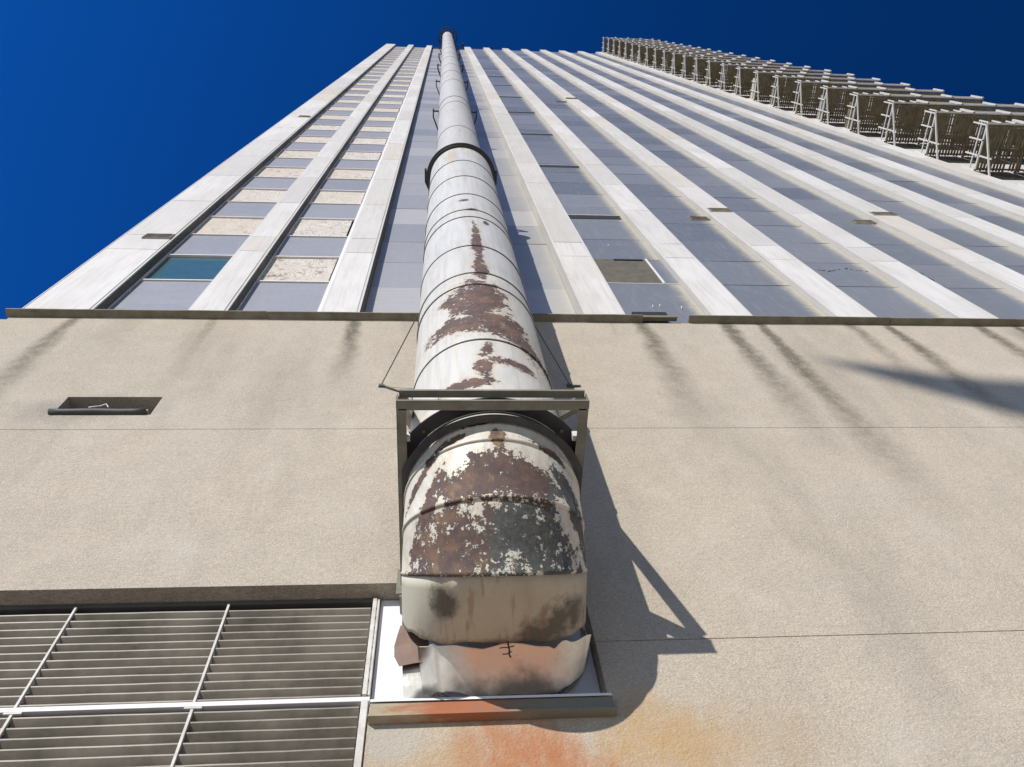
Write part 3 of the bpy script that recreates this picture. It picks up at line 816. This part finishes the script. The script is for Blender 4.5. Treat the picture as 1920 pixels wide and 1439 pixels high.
# lower sections between seams: each ends in a small lip over the next one
zs_ = [7.80, 9.47, 11.31, 11.79, 13.10, 14.86, 15.36, 16.62, 18.34, 20.14, 22.0]
for i in range(len(zs_) - 1):
    z0, z1 = zs_[i], zs_[i + 1]
    m = MB(); prof = [(RL + .012, z0 - .02), (RL + .012, z0 + .012), (RL + .004, z0 + .03), (RL, z0 + .3 * (z1 - z0)), (RL - .002, z1 - .01), (RL - .008, z1)]
    m.lathe(CX + R.uniform(-.003, .003), CY, prof[1:], 96)
    m.lathe(CX, CY, [(RL - .01, z0 - .012), (RL + .012, z0 - .012), (RL + .012, z0 + .012)], 96)
    m.build('duct_section', 'pipe', duct, smooth=False).data.polygons.foreach_set('use_smooth', [True] * (96 * 6))
    m = MB(); m.lathe(CX, CY, [(RL - .005, z0 - .024), (RL + .007, z0 - .024), (RL + .007, z0 - .013), (RL - .005, z0 - .013)], 96); m.build('seam', 'darksteel', duct, smooth=True)
# upper sections
zu = [22.0, 26.8, 33.4, 43.0, 53.8, 66, 80, 95, 111.7]
for i in range(len(zu) - 1):
    z0, z1 = zu[i], zu[i + 1]
    m = MB(); m.lathe(CX, CY, [(RU + .004, z0 + .014), (RU, z0 + .4), (RU, z1 - .3), (RU - .004, z1 + .012)], 72); m.build('duct_section', 'pipe', duct, smooth=True)
    if i: 
        m = MB(); m.lathe(CX, CY, [(RU - .005, z0 - .02), (RU + .008, z0 - .02), (RU + .008, z0 + .012), (RU - .005, z0 + .012)], 72); m.build('seam', 'bgrey', duct, smooth=True)
# shoulder ring where the duct narrows
m = MB(); m.lathe(CX, CY, [(RU - .02, 22.02), (RL + .10, 22.02), (RL + .10, 21.96), (RL - .02, 21.96)], 96); m.build('shoulder_ring', 'ringsteel', duct, smooth=False)
m = MB(); m.lathe(CX, CY, [(RL + .005, 21.955), (RL + .06, 21.955), (RL + .06, 21.90), (RL + .005, 21.90)], 96); m.build('shoulder_ring', 'darksteel', duct, smooth=True)
# cap rings at the top
m = MB(); m.lathe(CX, CY, [(RU - .02, 111.6), (RU + .18, 111.6), (RU + .18, 112.0), (RU - .02, 112.0)], 48)
m.build('cap_collar', 'darksteel', duct)
m = MB(); m.lathe(CX, CY, [(1.09, 111.6), (1.24, 111.6), (1.24, 111.85), (1.09, 111.85), (1.09, 111.6)], 48); m.build('cap_ring', 'darksteel', duct)
for k in range(6):
    t = k * math.pi / 3 + .45; m = MB()
    m.bar((CX + .7 * math.cos(t), CY + .7 * math.sin(t), 111.7), (CX + 1.15 * math.cos(t), CY + 1.15 * math.sin(t), 111.7), .14, .1); m.build('cap_spoke', 'darksteel', duct)

# mitred elbow
RB, ZC = 0.95, 7.80
YC = CY + RB
def ering(theta, r, n=96):
    """circle on the mitre plane at turn angle theta (deg)"""
    t = math.radians(theta); out = []
    c = Vector((CX, YC - RB * math.cos(t), ZC - RB * math.sin(t)))
    e = Vector((0, -math.cos(t), -math.sin(t)))
    for k in range(n):
        a = 2 * math.pi * k / n
        out.append(c + Vector((r * math.cos(a), 0, 0)) + e * (r * math.sin(a)))
    return out
TH = [0, 14, 33, 53]
for gi, (t0, t1) in enumerate(((0, 14), (14, 33), (33, 53))):
    m = MB(); n = 96
    seq = [(t0, RL - .004 + .003 * gi), (t0 + .55 * (t1 - t0), RL + .002 + .003 * gi), (t1 - 1.2, RL + .004 + .003 * gi), (t1 - .9, RL + .013 + .003 * gi), (t1 + .2, RL + .013 + .003 * gi), (t1 + .2, RL - .01)]
    rings = [ering(t, r, n) for t, r in seq]
    vs = [v for q in rings for v in q]; fs = []
    for i in range(len(rings) - 1):
        for k in range(n): fs.append((i * n + k, (i + 1) * n + k, (i + 1) * n + (k + 1) % n, i * n + (k + 1) % n))
    m.add(vs, fs); m.build('elbow_segment', 'pipe', duct, smooth=False, fixn=True).data.polygons.foreach_set('use_smooth', [True] * len(fs))
# last piece: straight stub cut off by a ragged hanging edge
def stub():
    m = MB(); n = 120; r = RL + .006
    base = ering(53, r, n); rows = [base]
    for s_ in (.2, .4, .6, .8, .93, 1.0):
        row = []
        for k, p in enumerate(base):
            a = 2 * math.pi * k / n; q = math.sin(a)
            # the underside stops short of the wall in a sagging torn lip
            if q > 0.12: yl = 4.56 + .16 * (1 - q) + .012 * math.sin(a * 7) + .01 * math.sin(a * 17)
            else: yl = 4.985
            t_ = s_
            # round at the mitre, flattening to a boxy mouth
            e_ = 1.0 - .36 * t_; cz_ = ZC - RB * math.sin(math.radians(53)); hz = r * math.sin(math.radians(53))
            px_ = CX + r * math.copysign(abs(math.cos(a)) ** e_, math.cos(a)) if abs(math.cos(a)) > 1e-6 else CX
            pz_ = cz_ - hz * math.copysign(abs(q) ** e_, q) if abs(q) > 1e-6 else cz_
            row.append(Vector((px_, p.y + (yl - p.y) * t_, pz_ - (.015 * math.sin(t_ * math.pi) if q > 0 else 0) - (.012 * max(0, q) * t_))))
        rows.append(row)
    vs = [v for q in rows for v in q]; fs = []
    for i in range(len(rows) - 1):
        for k in range(n): fs.append((i * n + k, (i + 1) * n + k, (i + 1) * n + (k + 1) % n, i * n + (k + 1) % n))
    m.add(vs, fs); m.build('elbow_end', 'under', duct, smooth=True, solid=.012, fixn=True)
stub()
# crumpled patch sheet
NX, NZ = 80, 40; rows = []
from mathutils import noise as mnoise
for j in range(NZ + 1):
    v = j / NZ; row = []
    for i in range(NX + 1):
        u = i / NX; x = -0.20 + 1.42 * u
        q = (x - CX) / (RL + .0); q = max(-.97, min(.97, q))
        bow = math.sqrt(max(0, 1 - q * q))
        topz = 6.41 + .22 * (1 - bow) - .005; topy = 4.60 + .10 * (1 - bow)
        rr_ = max(0, (u - .62) / .38); botz = 6.215 + .26 * rr_ ** 2.2; boty = 4.945 + .02 * rr_
        x2 = x + (0.05 * (1 - u) ** 3) * v - (.05 * u ** 4) * v
        y = topy + (boty - topy) * (v ** .85); z = topz + (botz - topz) * v
        nn_ = mnoise.noise(Vector((x * 2.6, z * 3.1, 3.3))) * .06 + mnoise.noise(Vector((x * 7, z * 7, 1.3))) * .02 + abs(mnoise.noise(Vector((x * 3.3 + z * 2, z * 4.2, 9.1)))) * -.07
        # a few sharp dents
        nn_ += -.05 * math.exp(-((x - .98) / .06) ** 2 - ((z - 6.47) / .05) ** 2) + .03 * math.exp(-((x - .9) / .03) ** 2 - ((z - 6.45) / .07) ** 2)
        nn_ += -.03 * math.exp(-((x + .08) / .025) ** 2)
        row.append((x2, min(4.975, y + nn_), z))
    rows.append(row)
m = MB(); m.quadgrid(rows); m.build('patch_sheet', 'patch', duct, smooth=True, solid=.004)
# left cheek plate
def cheek(rows, label=None):
    m = MB(); g = []
    for (z, xl, yl, xr, yr) in rows:
        r_ = []
        for i in range(7):
            t = i / 6; x = xl + (xr - xl) * t; r_.append((x, yl + (yr - yl) * t - .004 * math.sin(math.pi * t) + .004 * mnoise.noise(Vector((x * 9, z * 9, 2))), z + .006 * mnoise.noise(Vector((x * 6, 1, z * 5)))))
        g.append(r_)
    m.quadgrid(g); return m.build('cheek_plate', 'rustplate' if label else 'patch', duct, smooth=False, solid=.004, label=label)
cheek([(6.81, -.352, 4.735, -.12, 4.69), (6.72, -.372, 4.75, -.12, 4.70), (6.6, -.392, 4.76, -.115, 4.71), (6.5, -.388, 4.775, -.11, 4.73), (6.41, -.345, 4.79, -.10, 4.745)], 'brown scorched cheek plate at the left of the torn elbow end')
cheek([(6.50, -.325, 4.80, -.10, 4.765), (6.4, -.318, 4.84, -.08, 4.81), (6.3, -.312, 4.89, -.06, 4.87), (6.212, -.305, 4.94, -.04, 4.925)])
# hook of wire in the middle of the lip
lipc = Vector((.515, 4.605, 6.38))
m = MB(); m.tube([lipc + Vector(q) for q in ((0, -.05, .03), (.0, -.055, -.02), (.005, -.05, -.07), (.0, -.05, -.11), (.01, -.045, -.14))], .007, 6)
m.tube([lipc + Vector(q) for q in ((-.07, -.05, -.045), (-.04, -.07, -.06), (0, -.06, -.05), (.045, -.065, -.04))], .005, 6)
m.tube([lipc + Vector(q) for q in ((-.05, -.05, -.11), (-.02, -.06, -.12), (.02, -.055, -.09))], .005, 6)
m.build('wire_hook', 'darksteel', duct)

# ---- plate and sill round the duct mouth
fl = thing('duct_wall_plate', 'white flashing and rust-stained steel sill where the duct enters the wall', 'flashing', (0.4, 5.0, 6.1))
m = MB(); m.box(-.585, 1.325, 5.20, 5.24, 6.21, 7.67); m.build('plate', 'flashing', fl)
m = MB(); n_ = 72; ps = []
for k in range(n_ + 1):
    t = math.radians(200 + 160 * k / n_); ps.append((CX + .02 + .83 * math.cos(t), 5.15, 7.06 + .84 * math.sin(t)))
m.tube(ps, .022, 8); m.tube([(p[0] * .99 + .004, 5.12, p[2] + .05) for p in ps], .012, 8); m.build('mouth_flange', 'bgrey', fl, smooth=True)
m = MB()
m.add([(-.56, 4.93, 6.215), (1.345, 4.93, 6.205), (1.345, 5.19, 6.225), (-.56, 5.19, 6.225), (-.56, 4.93, 6.19), (1.345, 4.93, 6.18)], [(0, 1, 2, 3), (4, 5, 1, 0)])
m.build('sill_top', 'flashing', fl)
m = MB(); m.box(-.56, 1.35, 4.945, 4.999, 6.055, 6.188); m.build('sill', 'sill', fl, bevel=.004)
m = MB(); m.box(-.565, 1.355, 4.905, 4.999, 6.03, 6.052); m.build('sill_foot', 'sill', fl, bevel=.003)
for q in ((-.40, -.30, 4.99, 5.195, 7.48, 7.675), (1.18, 1.32, 5.0, 5.195, 7.45, 7.67)):
    m = MB(); m.box(*q); m.build('head_block', 'bgrey', fl)

# ================================================================= support frame
def plate_ring(name, z, r0, r1, xlim, parent, th=.014):
    m = MB(); n = 120; vs = []
    for k in range(n):
        t = 2 * math.pi * k / n
        for (r, zz) in ((r0, z), (r1, z), (r1, z - th), (r0, z - th)):
            x = r * math.cos(t); x = max(-xlim, min(xlim, x)) if r == r1 else x
            vs.append((CX + x, CY + r * math.sin(t), zz))
    fs = []
    for k in range(n):
        a = k * 4; b = ((k + 1) % n) * 4
        for i in range(4): fs.append((a + i, a + (i + 1) % 4, b + (i + 1) % 4, b + i))
    m.add(vs, fs); return m.build(name, 'ringsteel', parent, fixn=True)
sf = thing('support_frame', 'olive steel frame carrying the duct just above its elbow, with raking braces to the wall', 'bracket', (CX, 4.0, 7.6))
XL, XR = -.385, 1.235
m = MB(); m.box(XL + .01, XR - .01, 3.005, 3.066, 7.748, 7.76); m.box(XL + .01, XR - .01, 3.0, 3.006, 7.748, 7.775); m.box(XL + .01, XR - .01, 3.10, 3.112, 7.60, 7.76); m.build('front_beam', 'steel', sf, label='upper one of the two front beams')
m = MB(); m.box(XL - .01, XR + .01, 3.025, 3.10, 7.60, 7.612); m.box(XL - .01, XR + .01, 3.022, 3.027, 7.60, 7.625); m.build('front_beam', 'steel', sf)
for sx, x in ((1, XL), (-1, XR)):
    m = MB()
    m.box(min(x, x + sx * .075), max(x, x + sx * .075), 3.10, 5.0, 7.60, 7.612)
    m.box(x - .006 - (sx * .003), x + .006 - (sx * .003), 3.03, 5.0, 7.613, 7.75)
    m.build('side_beam', 'steel', sf)
    m = MB(); m.bar((x + sx * .03, 3.12, 7.77), (x + sx * .03, 5.0, 10.72), .10, .10); m.build('brace', 'steel', sf)
    m = MB(); m.box(x - .08 + sx * .03, x + .08 + sx * .03, 4.975, 5.0, 7.5, 7.85); m.build('wall_shoe', 'steel', sf)
    m = MB(); m.bar((x + sx * .02, 3.42, 7.70), (x + sx * .10, 3.42, 7.70), .05, .09); m.build('lug', 'bwhite', sf)
m = MB(); m.box(XL + .08, XR - .08, 4.80, 4.87, 7.60, 7.612); m.box(XL + .08, XR - .08, 4.858, 4.87, 7.61, 7.75); m.build('rear_beam', 'steel', sf)
plate_ring('outer_ring', 7.765, RL + .028, RL + .155, .792, sf)
plate_ring('inner_ring', 7.60, RL + .006, RL + .075, .795, sf)
m = MB()
for k in range(12):
    t = 2 * math.pi * (k + .5) / 12; c, s_ = math.cos(t), math.sin(t)
    if abs(c) < .85:
        m = MB(); m.box(CX + .86 * c - .014, CX + .86 * c + .014, CY + .86 * s_ - .014, CY + .86 * s_ + .014, 7.735, 7.75); m.build('ring_bolt', 'steel', sf)

# higher brackets that hold the duct off the facade
for bi, z in enumerate((22.45, 35.2, 48.5, 61.0, 73.6, 87.0, 100.0)):
    rr = RL if z < 22 else RU
    lab = ['dark clamp bracket at the shoulder where the duct narrows, lowest of the high brackets',
           'dark bracket on the upper duct, second one above the shoulder ring', 'dark bracket on the upper duct, third one up from the frame',
           'dark bracket on the upper duct, fourth one up from the frame', 'dark bracket on the upper duct, fifth one up from the frame',
           'dark bracket high on the duct, next to topmost', 'topmost dark bracket on the duct just below the roof line'][bi]
    br = thing('duct_bracket', lab, 'bracket', (CX, 4.6, z), 'dark brackets holding the duct off the facade')
    half = .90 if bi == 0 else .86
    for sx in (-1, 1):
        m = MB(); x = CX + sx * half; w_ = .05 if bi < 3 else .09
        m.bar((x, 3.86, z), (x, 4.2, z), w_, .10); m.bar((x, 4.18, z), (CX + sx * .55, 5.0, z), w_, .10); m.build('arm', 'darksteel', br)
        m = MB(); m.bar((CX + sx * rr * .97, 3.95, z - .03), (x, 3.95, z - .03), .06, .05)
        m.build('clamp_lug', 'darksteel', br)
    m = MB(); m.bar((CX - .56, 4.93, z), (CX + .56, 4.93, z), .05, .08); m.build('cross_bar', 'darksteel', br)
    m = MB(); m.lathe(CX, CY, [(rr + .003, z - .02), (rr + .018, z - .02), (rr + .018, z + .02), (rr + .003, z + .02)], 64); m.build('clamp_band', 'bgrey' if bi else 'pipe', br, smooth=True)

# roof brace near the duct
rb = thing('roof_brace', 'black steel bar reaching from the roof edge to the top of the duct', 'brace', (1.6, 5.0, 110.3))
m = MB(); m.box(-.35, 2.45, 4.9, 5.0, 110.2, 110.75); m.build('cross_bar', 'darksteel', rb)
m = MB(); m.box(2.2, 2.5, 4.6, 5.0, 110.4, 111.5); m.build('upright', 'darksteel', rb)
rl = thing('roof_lamp', 'small fitting lying on the roof edge right of the duct', 'fitting', (5.2, 5.3, ZT))
m = MB(); m.box(4.6, 5.2, 5.2, 5.4, ZT, ZT + .7); m.bar((5.2, 5.2, ZT + .5), (6.1, 5.0, ZT + .3), .25, .2); m.build('arm', 'darksteel', rl)

# guy wires
gw = thing('guy_wire', 'thin wire and rod on the sunlit wall left of the duct above the steel frame', 'wire', (-.88, 5.0, 11.98), 'thin guy wires beside the duct')
m = MB(); m.tube([(-.88, 4.97, 11.98), (-.35, 4.0, 12.3)], .008, 6); m.build('wire', 'wire', gw)
m = MB(); m.tube([(-.88, 4.97, 11.98), (-.38, 3.06, 7.76)], .006, 6) if False else m.tube([(-.88, 4.97, 11.98), (-.62, 4.985, 11.80), (-.45, 4.985, 11.71)], .014, 6); m.build('rod', 'wire', gw)
m = MB(); m.box(-.92, -.84, 4.97, 5.0, 11.95, 12.01); m.build('anchor', 'wire', gw)
gw = thing('guy_wire', 'thin wire in the shadow on the wall right of the duct above the steel frame', 'wire', (1.84, 5.0, 12.0), 'thin guy wires beside the duct')
m = MB(); m.tube([(1.84, 4.97, 12.0), (1.30, 4.2, 12.6)], .008, 6); m.build('wire', 'wire', gw)
m = MB(); m.box(1.80, 1.88, 4.96, 5.0, 11.95, 12.01); m.bar((1.8, 4.97, 11.96), (2.0, 4.99, 11.99), .03, .02); m.build('anchor', 'wire', gw)

# ================================================================= unseen caster added to throw the soft shadow on the wall
fp = thing('added_shadow_caster', 'unseen pole and tapering cloth added behind the viewer to cast the soft wall shadow', 'added_shadow_caster', (-9.0, -31.0, 0.0))
def back(x, z, t):                       # point that shades wall point (x,5,z) from t metres out
    return Vector((x, 5, z)) + Vector((-.57, -1, .47)) * t
T = 46.0
shadow_pole_x = back(10.5, 11.9, T).x
fp.location = (shadow_pole_x, back(0, 0, T).y, 0); ORG[fp.name] = Vector(fp.location)
m = MB(); m.tube([(shadow_pole_x, fp.location[1], 0), (shadow_pole_x, fp.location[1], 36)], .10, 12); m.build('shadow_pole', 'white', fp, smooth=True)
top = []; bot = []
for i in range(17):
    s_ = i / 16; x = 10.6 - 4.5 * s_
    zc = 10.85 + 2.2 * s_ ** 1.5 ; h = 2.7 * (1 - s_) ** .9 + .02
    a = back(x, zc + h * .5, T); b = back(x, zc - h * .5, T)
    a.y += .12 * math.sin(s_ * 9); b.y += .12 * math.sin(s_ * 9 + .5)
    top.append(tuple(a)); bot.append(tuple(b))
m = MB(); m.quadgrid([top, [tuple((Vector(p) + Vector(q)) / 2) for p, q in zip(top, bot)], bot]); m.build('shadow_sheet', 'cloth', fp, smooth=True, solid=.01)
